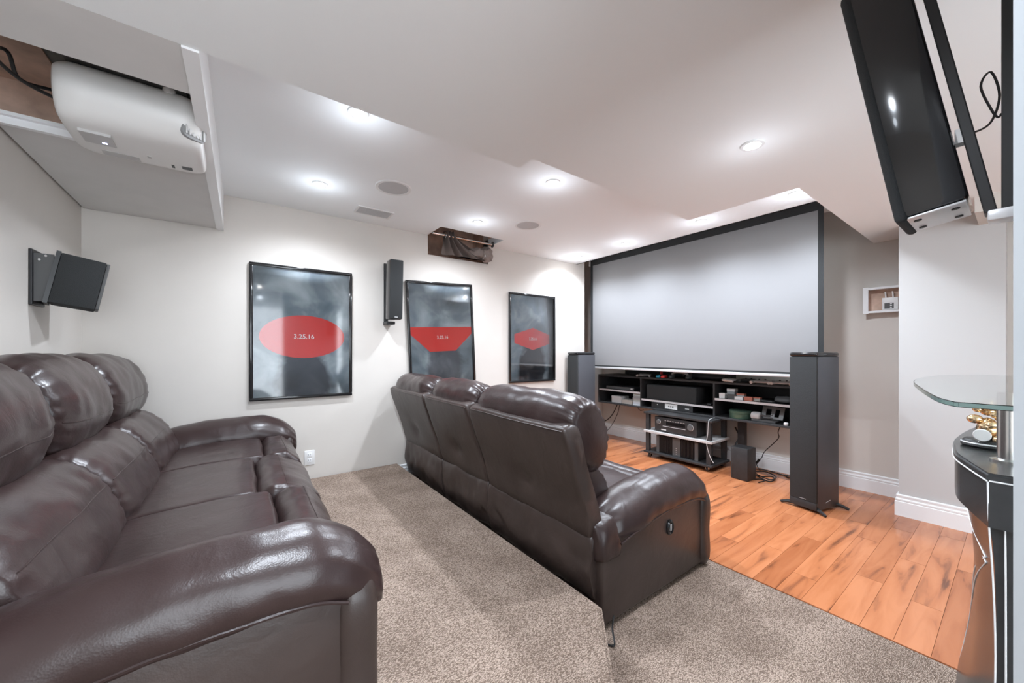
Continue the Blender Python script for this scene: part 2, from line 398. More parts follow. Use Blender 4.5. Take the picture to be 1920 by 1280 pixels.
# projector soffit in the corner: panels sloping slightly, slot, fascia
def soff(z_at, boxes):
    bm = BXS(boxes)
    for v in bm.verts:
        if v.co.z < 2.2: v.co.z += z_at(v.co.y)
    return bm
slope = lambda yy: (.045)*(YP-yy)/(YP-1.49)
struct('trim_3', soff(slope, [(XB+.012, -.145, 2.372, YP-.006, 2.085, 2.110), (XB+.012, -.145, 1.496, 1.752, 2.085, 2.110)]), 'soffit', label='white soffit panels either side of the projector slot')
struct('trim_4', soff(slope, [(-.150, -.108, 1.496, YP, 2.078, CZ)]), 'trim', label='white edge board closing the projector soffit')
struct('trim_5', BXS([(XB, -.15, 2.33, 2.372, 2.128, 2.142), (XB, -.15, 2.35, 2.372, 2.10, 2.13)]), 'trim', label='thin rail along the projector slot')
struct('trim_6', BXS([(XB+.001, -.60, 1.50, 2.44, CZ-.02, CZ-.001), (XB+.001, -.60, 2.44, 2.46, 2.145, CZ-.001)]), 'inside', label='reddish board inside the soffit')
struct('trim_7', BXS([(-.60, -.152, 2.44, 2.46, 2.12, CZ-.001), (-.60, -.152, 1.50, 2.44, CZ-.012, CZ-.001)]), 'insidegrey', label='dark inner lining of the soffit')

# ================================================================== LIGHTS
def pot(x, y, z, label, real=True):
    t = thing('recessed_light', label, 'ceiling light', (x, y, z), 0, 'recessed ceiling lights')
    obj('trim_ring', lathe([(.030, -.002), (.034, -.007), (.046, -.006), (.049, -.001), (.049, 0), (.03, 0)], 28), 'ringw', t, True)
    obj('lens', lathe([(.0295, -.0005), (.027, -.005), (.015, -.007), (.001, -.0075)], 24), 'lens', t, True)
    ld = bpy.data.lights.new('pot_beam', 'SPOT'); ld.energy = POT_W; ld.color = POT_COL; ld.spot_size = math.radians(155); ld.spot_blend = .8; ld.shadow_soft_size = .035
    lo = bpy.data.objects.new('pot_beam', ld); C.objects.link(lo); lo.parent = t; lo.location = (0, 0, -.02)
    gd = bpy.data.lights.new('ceiling_fill', 'POINT'); gd.energy = 0.25 if z > 2.2 else .12; gd.color = POT_COL; gd.shadow_soft_size = .03  # added fill light hung below the lens to brighten the ceiling
    go = bpy.data.objects.new('ceiling_fill', gd); C.objects.link(go); go.parent = t; go.location = (0, 0, -.16)
pot(.447, 1.857, CZ, 'round recessed light in the high ceiling nearest the projector and bulkhead edge')
pot(.425, 2.795, CZ, 'round recessed light in the ceiling above the large left poster')
pot(1.684, 1.848, CZ, 'round recessed light beside the bulkhead notch in mid ceiling')
pot(1.669, 2.800, CZ, 'round recessed light between the two round ceiling speakers, by the window well')
pot(3.243, 3.114, CZ, 'recessed light at the far left corner above the screen, nearest the poster wall')
pot(3.243, 2.443, CZ, 'recessed light above the screen, second from the poster wall')
pot(3.223, 1.640, CZ, 'recessed light above the screen beside the bulkhead corner, third from the poster wall')
pot(3.209, .950, CZ, 'recessed light above the right end of the screen, farthest from the poster wall')
pot(1.850, .710, BZ, 'round recessed light set in the low grey bulkhead')
pot(.20, .45, BZ, 'round recessed light in the low bulkhead overhead, above the near sofa arm')

# ================================================================== SOFAS
def sofa(name, label, loc):
    t = thing(name, label, 'sofa', loc)
    Ltot = 2.32; cuts = [(.045, .862), (.868, 1.508), (1.514, 2.275)]; seats = [(.262, .864), (.866, 1.510), (1.512, 2.058)]
    rnd = 3
    for i, ((a, b), (c, d)) in enumerate(zip(cuts, seats)):
        up = pillow([(.165, .385), (.11, .56), (.045, .74), (.008, .86), (.03, .895), (.09, .89), (.13, .74), (.20, .56), (.25, .39)], a, b, .03, ny=30, endscale=.22, wr=.006, wscale=4, seed=i+1)
        for v in up.verts:
            if v.co.x < .16: v.co.x += .022*math.exp(-(((v.co.y-(a+b)/2-.02)/.07)**2+((v.co.z-.56)/.05)**2))
        sm = seam(16, 2, 2, .003); u_o = obj('back_panel', up, 'leather2', t, True, angle=60); obj('piping', sm, 'leather2', u_o, True)
        lo = pillow([(.160, .405), (.148, .33), (.152, .22), (.175, .125), (.21, .12), (.22, .25), (.22, .40)], a, b, .02, ny=40, endscale=.1, wr=.022, wscale=6.5, seed=i+11)
        obj('back_flap', lo, 'leather2', t, True, angle=70)
        h = pillow([(.04, .84), (.035, .93), (.085, .995), (.16, 1.012), (.245, .975), (.305, .88), (.325, .77), (.295, .675), (.22, .645), (.12, .70)], a+.012, b-.012, .15, ny=56, k=6, endscale=.36, wr=.009, wscale=6, seed=i+21, gather=.0055, gn=19, rise=.006)
        sm = seam(36, 4, 4); h_o = obj('headrest', h, 'leather', t, True, angle=180); obj('stitching', sm, 'leather', h_o, True)
        lb = pillow([(.16, .60), (.25, .675), (.33, .668), (.405, .60), (.455, .50), (.475, .42), (.42, .36), (.22, .38)], max(a, c-.09)+.004, min(b, d+.09)-.004, .09, ny=44, k=6, endscale=.26, wr=.011, wscale=5.5, seed=i+31, gather=.004, gn=17)
        sm = seam(20, 3, 3); l_o = obj('lumbar_cushion', lb, 'leather', t, True, angle=180); obj('stitching', sm, 'leather', l_o, True)
        f0 = .905 if i != 1 else .855
        st = pillow([(.34, .30), (.36, .395), (.48, .425), (.68, .440), (f0-.05, .440), (f0-.008, .425), (f0, .36), (f0-.02, .30)], c, d, .035, ny=34, k=6, endscale=.10, wr=.006, wscale=4, seed=i+41)
        obj('seat_cushion', st, 'leather', t, True, angle=180)
        ft = pillow([(f0-.01, .30), (f0+.002, .405), (f0+.05, .442), (f0+.12, .435), (1.085, .36), (1.105, .25), (1.095, .13), (1.03, .10), (.95, .11)], c, d, .045, ny=34, k=6, endscale=.22, wr=.008, wscale=7, seed=i+51, gather=.004, gn=9)
        sm = seam(17, 3, 3); f_o = obj('footrest', ft, 'leather', t, True, angle=180); obj('stitching', sm, 'leather', f_o, True)
    obj('base', BX(.22, 1.02, .06, Ltot-.06, .03, .32, bev=.01), 'leather2', t)
    for side in (0, 1):
        fy = (lambda q: q) if side == 0 else (lambda q: Ltot-q)
        def pth(u):
            dz = -.075*(1-min(1, u/.55))**1.6 - .105*max(0, (u-.72)/.28)**2.2
            return (0, dz, 1.0-.16*max(0, .25-u)/.25-.10*max(0, (u-.8)/.2))
        ar = pillow([(fy(.02), .385), (fy(-.016), .44), (fy(.005), .515), (fy(.075), .562), (fy(.15), .564), (fy(.225), .52), (fy(.26), .455), (fy(.24), .385), (fy(.13), .355)], .235, 1.125, .11, axis='x', ny=64, k=6, endscale=.42, wr=.006, wscale=7, seed=61+side, gather=.004, gn=12, path=pth)
        a_o = obj('armrest', ar, 'leather', t, True, angle=180)
        # piping seam under the roll on the outer side
        pts = []
        for q in range(13):
            u = q/12; da, dz, ps = pth(.06+.82*u); pts.append((.29+.73*u, fy(-.006+.0*u), .420+dz*1.0-.012*u))
        obj('piping', TUBE(pts, .005, 6, 4), 'leather', a_o, True)
        y0, y1 = sorted((fy(.008), fy(.25)))
        obj('side_panel', BX(.185, 1.02, y0, y1, .022, .415, bev=.018, seg=3), 'leather2', t, True)
        obj('front_post', pillow([(fy(.0), .02), (fy(-.006), .2), (fy(.0), .40), (fy(.13), .45), (fy(.245), .40), (fy(.25), .2), (fy(.245), .02), (fy(.12), .012)], 1.0, 1.10, .04, axis='x', ny=14, endscale=.2), 'leather2', t, True, angle=60)
        rr = pillow([(fy(.014), .29), (fy(.0), .37), (fy(.03), .455), (fy(.12), .475), (fy(.20), .42), (fy(.2), .30)], .17, .31, .06, axis='x', ny=14, endscale=.2, wr=.008, wscale=12, seed=77)
        obj('arm_rear', rr, 'leather', t, True, angle=180)
        if side == 0:
            sw = obj('power_switch', move(lathe([(.034, .004), (.034, -.006), (.028, -.011), (.022, -.008), (.021, -.003), (.001, -.003)], 28, 'y'), (.69, .006, .318)), 'gloss', t, True)
            for v in sw.data.vertices: v.co.x = .69+(v.co.x-.69)*.8; v.co.z = .318+(v.co.z-.318)*1.15
            obj('rocker', BX(.684, .696, -.006, .004, .302, .334, bev=.003), 'grey', sw)
    for (fx, fyy) in ((.26, .14), (.26, 2.18), (.96, .14), (.96, 2.18)):
        obj('foot', move(lathe([(.024, 0), (.026, .03), (.02, .035)], 14), (fx, fyy, 0)), 'black', t, True)
    return t
s2 = sofa('recliner_sofa', 'dark brown leather recliner sofa seen from behind, facing the screen', (1.055, 1.04, 0))
s1 = copy_tree(s2); s1.location = (-.798, 1.03, PZ)
s1['label'] = 'dark brown leather recliner sofa on the carpeted platform, at lower left'
for ch in list(s1.children):
    if ch.name.startswith('power_switch'):
        for g in list(ch.children): bpy.data.objects.remove(g)
        bpy.data.objects.remove(ch)
s1['group'] = s2['group'] = 'matching recliner sofas'
tag(obj('sofa_cord', TUBE([(1.29, 1.03, .07), (1.262, 1.015, .035), (1.225, .975, .008), (1.205, 1.0, .006)], .004, 6), 'cable', None, True), 'thin black power cord hanging under the front sofa by the step', 'cord')

# ================================================================== POSTERS
def poster(x0, x1, z0, z1, pr, emblem, label, tilt=0.0, dz=0.0, tsize=.042):
    w, h = x1-x0, z1-z0; cx, cz = (x0+x1)/2, (z0+z1)/2
    t = thing('framed_poster', label, 'poster', (cx, YP, cz), 0, 'framed posters on the wall', rot=(0, -tilt, 0))
    b = .024
    for (a0, a1, c0, c1) in ((-w/2, w/2, h/2-b, h/2), (-w/2, w/2, -h/2, -h/2+b), (-w/2, -w/2+b, -h/2+b, h/2-b), (w/2-b, w/2, -h/2+b, h/2-b)):
        obj('frame_rail', BX(a0, a1, -.028, -.001, c0, c1, bev=.005), 'gloss', t, True)
    p = obj('print', BX(-w/2+.01, w/2-.01, -.010, -.004, -h/2+.01, h/2-.01), pr, t)
    e = prism(emblem, 0, .0006); move(e, (0, 0, 0), Matrix.Rotation(PI/2, 3, 'X')); move(e, (0, -.0102, 0))
    obj('printed_shape', e, 'redink', p)
    zc = sum(q[1] for q in emblem)/len(emblem)
    text_mesh('3.25.16', tsize, 'whiteink', p, (0, -.0112, zc+dz))
    obj('glazing', BX(-w/2+.012, w/2-.012, -.0165, -.0145, -h/2+.012, h/2-.012), 'pane', t)
    return t
ell = [(.30*math.cos(a), -.03+.17*math.sin(a)) for a in [2*PI*i/40 for i in range(40)]]
poster(.041, .762, CAM_Z-.368, CAM_Z+.675, 'print1', ell, 'largest-looking framed poster, nearest the rear sofa, plain red oval on cloudy blue', tsize=.05)
poster(1.255, 1.965, CAM_Z-.33, CAM_Z+.69, 'print2', [(-.33, .07), (.33, .07), (.33, .0), (.14, -.17), (-.14, -.17), (-.33, 0)], 'slightly crooked framed poster in the middle, behind the front sofa back', tilt=math.radians(2.6), tsize=.042, dz=.0)
poster(2.422, 3.119, CAM_Z-.349, CAM_Z+.679, 'print3', [(-.27, .04), (0, .12), (.27, .04), (.27, -.06), (0, -.14), (-.27, -.06)], 'framed poster nearest the screen with a plain red hexagonal band', tsize=.04)

# ================================================================== WALL / CEILING FITTINGS
t = thing('wall_outlet', 'white double power outlet on the wall behind the rear sofa arm', 'outlet', (.441, YP, CAM_Z-.855))
obj('cover_plate', BX(-.037, .037, -.006, 0, -.059, .059, bev=.003), 'white', t, True)
for s in (-1, 1):
    so = obj('socket', BX(-.017, .017, -.008, -.005, s*.022-.018, s*.022+.018, bev=.002), 'trim', t, True)
    obj('slot', BXS([(-.008, -.006, -.0086, -.008, s*.022-.002, s*.022+.008), (.006, .008, -.0086, -.008, s*.022-.002, s*.022+.008)]), 'dgrey', so)
for (x, y, lb) in ((.849, 2.563, 'round white in-ceiling speaker above the gap between first and second poster'), (2.075, 2.607, 'round white in-ceiling speaker right of the window well, nearer the screen')):
    t = thing('ceiling_speaker', lb, 'speaker', (x, y, CZ), 0, 'in-ceiling speakers')
    obj('rim', lathe([(.098, -.001), (.100, -.006), (.118, -.006), (.122, 0), (.098, 0)], 40), 'ringw', t, True)
    obj('grille', lathe([(.0985, 0), (.0985, -.004), (.001, -.0045)], 40), 'grillew', t, True)
t = thing('air_vent', 'flat white rectangular air vent in the ceiling near the poster wall', 'vent', (.868, 3.105, CZ))
obj('vent_frame', BXS([(-.14, .14, -.085, -.07, -.006, 0), (-.14, .14, .07, .085, -.006, 0), (-.14, -.125, -.07, .07, -.006, 0), (.125, .14, -.07, .07, -.006, 0)]), 'ringw', t)
vs = bmesh.new()
for k in range(10):
    q = obj('slat', BX(-.125, .125, -.066+k*.014, -.058+k*.014, -.005, -.001), 'grillew', t)

def surround(name, label, loc, rotz, bar_tilt=0.0):
    """slim wall speaker on a V bracket; local +y is out of the wall, x along it, z up from its bottom"""
    t = thing(name, label, 'speaker', loc, rotz)
    return t
# on the poster wall (local y towards the room is -Y)
t = thing('wall_speaker', 'slim black wall speaker on the poster wall between two posters', 'speaker', (1.075, YP, CAM_Z+.258), 0, 'slim surround speakers')
cabm = BX(-.055, .055, -.055, .055, 0, .520, bev=.012)
move(cabm, (.012, -.115, .03), Matrix.Rotation(math.radians(3), 3, 'X'))
c_o = obj('cabinet', cabm, 'gloss', t, True)
g = BX(-.057, .057, -.012, 0, .004, .516, bev=.006); move(g, (.012, -.1745, .03), Matrix.Rotation(math.radians(3), 3, 'X')); obj('grille', g, 'grille', c_o, True)
obj('badge', BX(-.002, .026, -.1885, -.186, .045, .052), 'lgrey', c_o)
obj('wall_bar', BX(-.04, -.012, -.014, 0, .0, .545, bev=.003), 'black', t)
obj('tilt_bar', move(BX(-.04, -.012, -.012, 0, 0, .52, bev=.003), (0, -.03, .01), Matrix.Rotation(math.radians(3), 3, 'X')), 'black', t)
obj('hinge', BX(-.046, .03, -.11, 0, -.012, .014, bev=.004), 'black', t)
# opposite one, near the camera, hung on the right wall
t = thing('wall_speaker', 'glossy black wall speaker tilted off its V bracket at upper right', 'speaker', (1.12, .004, CAM_Z+.262), 0, 'slim surround speakers')
tl = math.radians(-9.5)
RT = Matrix.Rotation(tl, 3, 'X')
def tilted(bm): return move(bm, (0, .052, .02), RT)
pr = [(.0, -.001), (.088, -.001), (.094, .004), (.1, .02), (.094, .04)]
c_o = obj('cabinet', tilted(BX(-.005, .135, 0, .094, .012, .55, bev=.012)), 'gloss', t, True)
obj('grille', tilted(BX(-.008, .138, .082, .102, .004, .556, bev=.010, seg=3)), 'grille', c_o, True)
ecap = obj('end_cap', tilted(BX(.002, .128, .004, .090, .008, .0125, bev=.002)), 'silver', c_o, True)
for (sx, sy) in ((.03, .02), (.03, .072), (.10, .02), (.10, .072)):
    obj('screw', tilted(move(lathe([(.006, .0085), (.006, .006), (.001, .0055)], 12), (sx, sy, 0))), 'black', ecap, True)
obj('wall_bar', BX(.02, .06, .0, .018, .0, .56, bev=.002), 'black', t)
obj('tilt_bar', move(BX(.02, .06, 0, .016, 0, .54, bev=.002), (0, .022, .004), RT), 'black', t)
obj('hinge', BX(.018, .062, .0, .034, -.014, .006, bev=.003), 'silver', t, True)
obj('terminal_lead', TUBE([(.03, .066, .17), (.03, .05, .165), (.03, .03, .175), (.03, .02, .22), (.03, .03, .27), (.03, .042, .25), (.03, .03, .20), (.03, .022, .18), (.03, .018, .185)], .0018, 6), 'cable', t, True)
obj('terminal', BX(.022, .045, .062, .074, .150, .178), 'white', t)
# on the left wall behind the rear sofa
t = thing('wall_speaker', 'square black surround speaker tilted on the left wall above the rear sofa', 'speaker', (XB, 2.72, CAM_Z+.22))
obj('wall_plate', BX(0, .012, -.02, .12, .0, .262, bev=.003), 'black', t)
obj('bracket', BXS([(.0, .075, -.006, .0, .02, .245), (.0, .075, .10, .106, .02, .245)]), 'dgrey', t)
RS = Matrix.Rotation(math.radians(10), 3, 'Y')
RZ = Matrix.Rotation(math.radians(13), 3, 'Z')
def rs(bm): return move(move(bm, (.052, 0, .018), RS), (0, 0, 0), RZ)
c_o = obj('cabinet', rs(BX(0, .15, -.03, .15, 0, .245, bev=.006)), 'grille', t, True)
obj('front_grille', rs(BX(.15, .163, -.028, .148, .003, .242, bev=.004)), 'dgrey', c_o, True)
obj('back_plate', rs(BX(-.016, -.001, -.028, .14, -.005, .25)), 'black', c_o)
for z in (.225, .245):
    obj('screw', move(lathe([(.005, 0), (.005, .003), (.001, .004)], 10, 'y'), (.03+.02*(z > .23), -.010, z-.01)), 'chrome', t, True)

# curtain rod and bundled curtain in the window well
t = thing('curtain_rod', 'brushed curtain rod inside the ceiling window well', 'curtain rod', (1.46, 3.29, 2.335))
obj('rod', TUBE([(.002, 0, 0), (.693, 0, 0)], .013, 14, 0), 'chrome', t, True)
obj('bracket', move(lathe([(.03, -.004), (.03, .004), (.016, .012)], 18, 'x'), (.68, 0, 0)), 'dgrey', t, True)
cur = bmesh.new()
nx, nz = 60, 26; G = {}
for i in range(nx+1):
    for j in range(nz+1):
        u, v = i/nx, j/nz
        xx = 1.585+.10*u+v**1.6*(u*.50-.02); zz = 2.375-.22*v+.02*math.sin(u*8)*v - .0
        sag = .05*math.sin(PI*u)*v
        yy = 3.29+.04*v+.045*math.sin(u*PI*7)*(1-.45*v)
        G[i, j] = cur.verts.new((xx, yy, max(2.158, zz-sag)))
for i in range(nx):
    for j in range(nz): cur.faces.new((G[i, j], G[i+1, j], G[i+1, j+1], G[i, j+1]))
bmesh.ops.solidify(cur, geom=list(cur.faces), thickness=.004)
tc_o = thing('curtain', 'taupe grommet curtain bunched and draped over the lip of the window well', 'curtain', (0, 0, 0))
obj('drape', cur, 'curtain', tc_o, True, angle=180)
bun = pillow([(3.33, 2.16), (3.30, 2.20), (3.32, 2.26), (3.38, 2.29), (3.45, 2.27), (3.47, 2.2), (3.42, 2.157)], 1.84, 2.15, .07, axis='x', ny=50, k=6, endscale=.5, wr=.018, wscale=16, seed=4, gather=.006, gn=7, path=lambda u: (-.015*u, -.0+.03*u, .55+.6*u))
obj('bundle', bun, 'curtain', tc_o, True, angle=180)
bun2 = pillow([(3.30, 2.165), (3.285, 2.21), (3.32, 2.27), (3.37, 2.275), (3.385, 2.21), (3.36, 2.15)], 2.03, 2.145, .05, axis='x', ny=30, k=6, endscale=.5, wr=.016, wscale=20, seed=9, path=lambda u: (-.01, .005, 1.05))
obj('bundle', bun2, 'curtain', tc_o, True, angle=180)
for k, xx in enumerate((2.045, 2.075)):
    bm = bmesh.new(); tube(bm, [(xx, 3.318+.036*math.cos(a), 2.205+.036*math.sin(a)) for a in [2*PI*q/16 for q in range(17)]], .004, 6, 2); obj('grommet', bm, 'chrome', tc_o, True)
bm = bmesh.new(); tube(bm, [(1.592, 3.29+.024*math.cos(a), 2.335+.024*math.sin(a)) for a in [2*PI*q/16 for q in range(17)]], .005, 6, 2); obj('grommet', bm, 'chrome', tc_o, True)

# projector hung in the soffit slot
t = thing('projector', 'white home-cinema projector hanging in the ceiling soffit slot', 'projector', (-.34, 2.08, 2.03))
pb = pillow([(-.125, .185), (-.145, .13), (-.130, .062), (-.08, .005), (.05, -.012), (.165, -.008), (.198, .03), (.20, .10), (.17, .165), (0, .18)], -.195, .205, .07, axis='x', ny=44, k=7, endscale=.22)
b_o = obj('body', pb, 'cream', t, True, angle=180)
obj('top_hump', pillow([(-.10, .16), (-.11, .205), (-.05, .235), (.03, .235), (.09, .20), (.09, .16)], -.18, .12, .10, axis='x', ny=20, endscale=.6), 'cream', t, True, angle=180)
VR = Matrix.Rotation(math.radians(38), 3, 'Z')
def vent(bm): return move(bm, (.178, -.098, .075), VR)
v_o = obj('front_vent', vent(pillow([(-.045, -.02), (-.03, -.045), (.03, -.042), (.045, -.01), (.035, .045), (-.03, .048)], -.012, .004, .004, ny=6, endscale=.1)), 'grey', t, True, angle=40)
for k in range(6): obj('vent_fin', vent(BX(-.036+k*.013, -.030+k*.013, -.017, -.011, -.035, .038)), 'lgrey', v_o)
obj('label_plate', BX(-.15, -.065, -.04, .05, -.0145, -.004), 'lgrey', b_o)
obj('label_plate', BX(-.12, -.01, .10, .145, -.0145, -.007), 'lgrey', b_o)
obj('status_light', BX(-.100, -.088, .025, .032, -.0155, -.008), 'led', b_o)
obj('latch', BX(.125, .16, .09, .12, -.0145, -.004), 'black', b_o); obj('latch', BX(.09, .10, .10, .13, -.0145, -.004), 'black', b_o)
obj('screw_cap', BX(.02, .032, .06, .08, -.0145, -.006), 'lgrey', b_o)
obj('mount_plate', BX(-.16, .16, -.15, .15, .19, .205), 'dgrey', t)
obj('adjust_foot', move(lathe([(.02, 0), (.02, .04), (.012, .045)], 16), (.11, -.125, .17)), 'white', t, True)
obj('mount_post', move(lathe([(.02, .20), (.02, .298)], 14), (0, 0, 0)), 'dgrey', t, True)
for k, (pts, lb) in enumerate((
    ([(-.71, 1.79, 2.30), (-.66, 1.83, 2.20), (-.645, 1.93, 2.15), (-.615, 2.02, 2.135), (-.565, 2.10, 2.14), (-.54, 2.13, 2.15)], 'black cable looping into the back of the projector'),
    ([(-.78, 2.00, 2.30), (-.70, 2.08, 2.26), (-.645, 2.03, 2.22), (-.66, 2.16, 2.20), (-.60, 2.22, 2.22)], 'black cable crossing the reddish board in the soffit slot'),
    ([(-.79, 1.80, 2.31), (-.74, 1.77, 2.26), (-.775, 1.88, 2.22), (-.74, 1.93, 2.28)], 'tangled black cable at the left end of the soffit slot'))):
    tag(obj('projector_cable', TUBE(pts, .006, 8), 'cable', None, True), lb, 'cable', 'cables in the projector slot')

# ================================================================== SCREEN
XS = 3.78
t = thing('projection_screen', 'large white drop-down projection screen with black border', 'projection screen', (XS, 2.17, 1.0))
obj('fabric', BX(0, .004, .972-2.17, 3.362-2.17, .030, 1.352), 'fabric', t)
# black masking
yl, yr, zt, zb = 3.402-2.17, .935-2.17, 1.44, .012
obj('border', BXS([(.001, .0035, yr, .972-2.17, zb, zt), (.001, .0035, 3.362-2.17, yl, zb, zt), (.001, .0035, .972-2.17, 3.362-2.17, 1.352, zt), (.001, .0035, .972-2.17, 3.362-2.17, zb, .030)]), 'grille', t)
obj('weight_bar', BX(-.010, .014, yr, yl, -.014, .012, bev=.004), 'silver', t, True)
obj('housing', BX(.02, .15, yr-.01, 3.455-2.17, 1.36, 1.55, bev=.006), 'white', t)

# ================================================================== TOWER SPEAKERS
def tower(label, loc, rotz):
    t = thing('tower_speaker', label, 'speaker', loc, rotz, 'tower speakers')
    w, d, h = .092, .145, 1.195
    obj('cabinet', BX(-d+.02, d, -w, w, .02, h-.028, bev=.004), 'vinylside', t, True)
    obj('front_grille', BX(-d, -d+.019, -w, w, .075, h-.030, bev=.004), 'grille', t, True)
    obj('plinth_front', BX(-d, -d+.019, -w, w, .02, .0745, bev=.003), 'cab', t, True)
    obj('top_cap', BX(-d-.002, d+.002, -w-.003, w+.003, h-.028, h+.005, bev=.014, seg=3), 'gloss', t, True)
    obj('badge', BX(-d-.001, -d, -.022, .022, .083, .088), 'grey', t)
    obj('plinth_mark', TUBE([(-.03, -w-.0005, .065), (.0, -w-.0005, .072), (.03, -w-.0005, .078)], .002, 5, 2), 'lgrey', t)
    for (sx, sy) in ((-1, -1), (-1, 1), (1, -1), (1, 1)):
        pts = [(sx*.10, sy*.06, .022), (sx*.13, sy*.10, .026), (sx*.15, sy*.155, .010)]
        bm = bmesh.new(); tube(bm, pts, [.019-.0013*q for q in range(9)], 8, 4); bmesh.ops.recalc_face_normals(bm, faces=bm.faces)
        obj('outrigger_foot', bm, 'black', t, True)
    return t
tower('black tower speaker standing right of the media console, outrigger feet showing', (3.600, .950, 0), math.radians(-13))
tower('black tower speaker at the left end of the screen, by the poster wall', (3.435, 3.245, 0), math.radians(-6))

# ================================================================== MEDIA CONSOLE
X0 = 3.93; ZT, ZBt = CAM_Z-.300, CAM_Z-.680
t = thing('media_console', 'long black open-shelf media console on the screen wall', 'console', (X0, 2.30, ZBt))
def L(y): return y-2.30
H = ZT-ZBt; D = XW-X0-.002
obj('top_panel', BX(0, D, L(1.19), L(3.40), H-.022, H, bev=.002), 'cab', t)
obj('bottom_panel', BX(0, D, L(1.19), L(3.40), 0, .02, bev=.002), 'cab', t)
for y in (1.19, 3.382): obj('side_panel', BX(0, D, L(y), L(y+.018), .02, H-.022), 'cab', t)
for y in (1.856, 2.722): obj('divider', BX(0, D, L(y), L(y+.018), .02, H-.022), 'cab', t)
obj('back_panel', BX(D-.012, D, L(1.208), L(3.382), .02, H-.022), 'black', t)
for (a, b, z) in ((2.740, 3.382, .71), (1.874, 2.722, .637), (1.208, 1.856, .728)):
    s_o = obj('shelf', BX(.006, D-.014, L(a), L(b), z-ZBt-.02, z-ZBt), 'cab', t)
    obj('shelf_edge', BX(.0, .006, L(a), L(b), z-ZBt-.021, z-ZBt+.001), 'silver', s_o)
for yy in (2.56, 1.70): obj('support_post', BX(.22, .29, L(yy)-.03, L(yy)+.03, -ZBt, 0), 'cab', t)

# equipment rack under it
t = thing('equipment_rack', 'black rolling equipment rack with pale middle shelf under the console', 'rack', (3.94, 2.185, 0))
for (sx, sy) in ((-1, -1), (-1, 1), (1, -1), (1, 1)):
    obj('post', BX(sx*.155-.018, sx*.155+.018, sy*.345-.022, sy*.345+.022, .072, .505), 'cab', t)
    cst = obj('caster', move(lathe([(.022, -.010), (.024, -.006), (.024, .006), (.022, .010)], 18, 'y'), (sx*.15, sy*.325, .025)), 'black', t, True)
    obj('caster_fork', BXS([(sx*.15-.014, sx*.15+.014, sy*.325-.016, sy*.325-.012, .02, .055), (sx*.15-.014, sx*.15+.014, sy*.325+.012, sy*.325+.016, .02, .055)]), 'chrome', cst)
obj('bottom_shelf', BX(-.19, .20, -.385, .385, .05, .072, bev=.003), 'cab', t)
obj('middle_shelf', BX(-.19, .20, -.385, .385, .285, .310, bev=.003), 'lgrey', t)
obj('top_rail', BX(-.19, .20, -.385, .385, .496, .518, bev=.003), 'cab', t)
# receiver
t = thing('av_receiver', 'black home-theatre receiver with two round knobs on the middle rack shelf', 'receiver', (3.78, 2.205, .312))
obj('chassis', BX(.01, .33, -.235, .235, .012, .165, bev=.004), 'black', t, True)
fp = obj('front_panel', BX(0, .012, -.24, .24, .008, .165, bev=.004), 'cab', t, True)
for (yy, r) in ((.19, .022), (-.175, .030)):
    k_o = obj('knob', move(lathe([(r, 0), (r, -.014), (r*.9, -.018), (.001, -.018)], 24, 'x'), (0, yy, .10 if yy < 0 else .11)), 'dgrey', t, True)
    obj('knob_ring', move(lathe([(r+.002, -.001), (r+.004, -.003), (r+.002, -.005)], 24, 'x'), (0, yy, .10 if yy < 0 else .11)), 'silver', k_o, True)
obj('display', BX(-.001, .001, -.115, .10, .085, .122), 'gloss', t); obj('trim_line', BX(-.002, .0, -.12, .14, .066, .070), 'silver', t)
obj('display_marks', BXS([(-.0015, 0, -.11+.03*k, -.092+.03*k, .130, .136) for k in range(8)]), 'lgrey', t)
obj('badge', BX(-.0015, 0, .10, .16, .022, .034), 'lgrey', t)
for s in (-.18, .18): obj('foot', BX(.03, .07, s-.02, s+.02, 0, .012), 'black', t)
# power amplifier
t = thing('power_amplifier', 'black finned power amplifier on the bottom rack shelf', 'amplifier', (3.80, 2.20, .073))
obj('chassis', BX(.02, .32, -.235, .235, .0, .19), 'black', t)
obj('center_panel', BX(0, .02, -.045, .045, .0, .19, bev=.003), 'dgrey', t)
for s in (-1, 1): obj('end_cheek', BX(-.002, .02, s*.22-.018, s*.22+.018, 0, .19, bev=.003), 'dgrey', t)
for s in (-1, 1):
    for k in range(11): obj('fin', BX(.003, .02, s*(.056+k*.0135)-.003, s*(.056+k*.0135)+.003, .004, .186), 'black', t)
obj('indicator', BXS([(-.001, 0, -.004, .004, .02+.02*k, .028+.02*k) for k in range(4)]), 'lgrey', t)
# things inside the console
t = thing('center_speaker', 'black centre-channel speaker on the middle console shelf', 'speaker', (3.945, 2.36, .638))
obj('cabinet', BX(.014, .30, -.30, .30, 0, .175, bev=.004), 'cab', t, True); obj('front_grille', BX(0, .0135, -.298, .298, .003, .172, bev=.004), 'grille', t, True)
t = thing('disc_player', 'black disc player with a silver-white centre panel below the middle shelf', 'player', (3.945, 2.345, ZBt+.021))
obj('chassis', BX(.006, .28, -.245, .245, .004, .072), 'black', t); obj('front_panel', BX(0, .007, -.25, .25, .002, .074, bev=.002), 'cab', t, True)
dp = obj('display_panel', BX(-.003, 0, -.075, .075, .010, .068, bev=.002), 'cream', t); obj('display_marks', BXS([(-.004, -.003, -.03+.024*k, -.014+.024*k, .030, .046) for k in range(3)]), 'dgrey', dp)
obj('button', move(lathe([(.007, 0), (.006, -.004)], 12, 'x'), (0, .17, .045)), 'lgrey', t, True); obj('badge', BX(-.001, 0, -.21, -.165, .030, .040), 'lgrey', t)
t = thing('disc_player', 'flat black disc player on the upper left console shelf', 'player', (3.96, 3.07, .711))
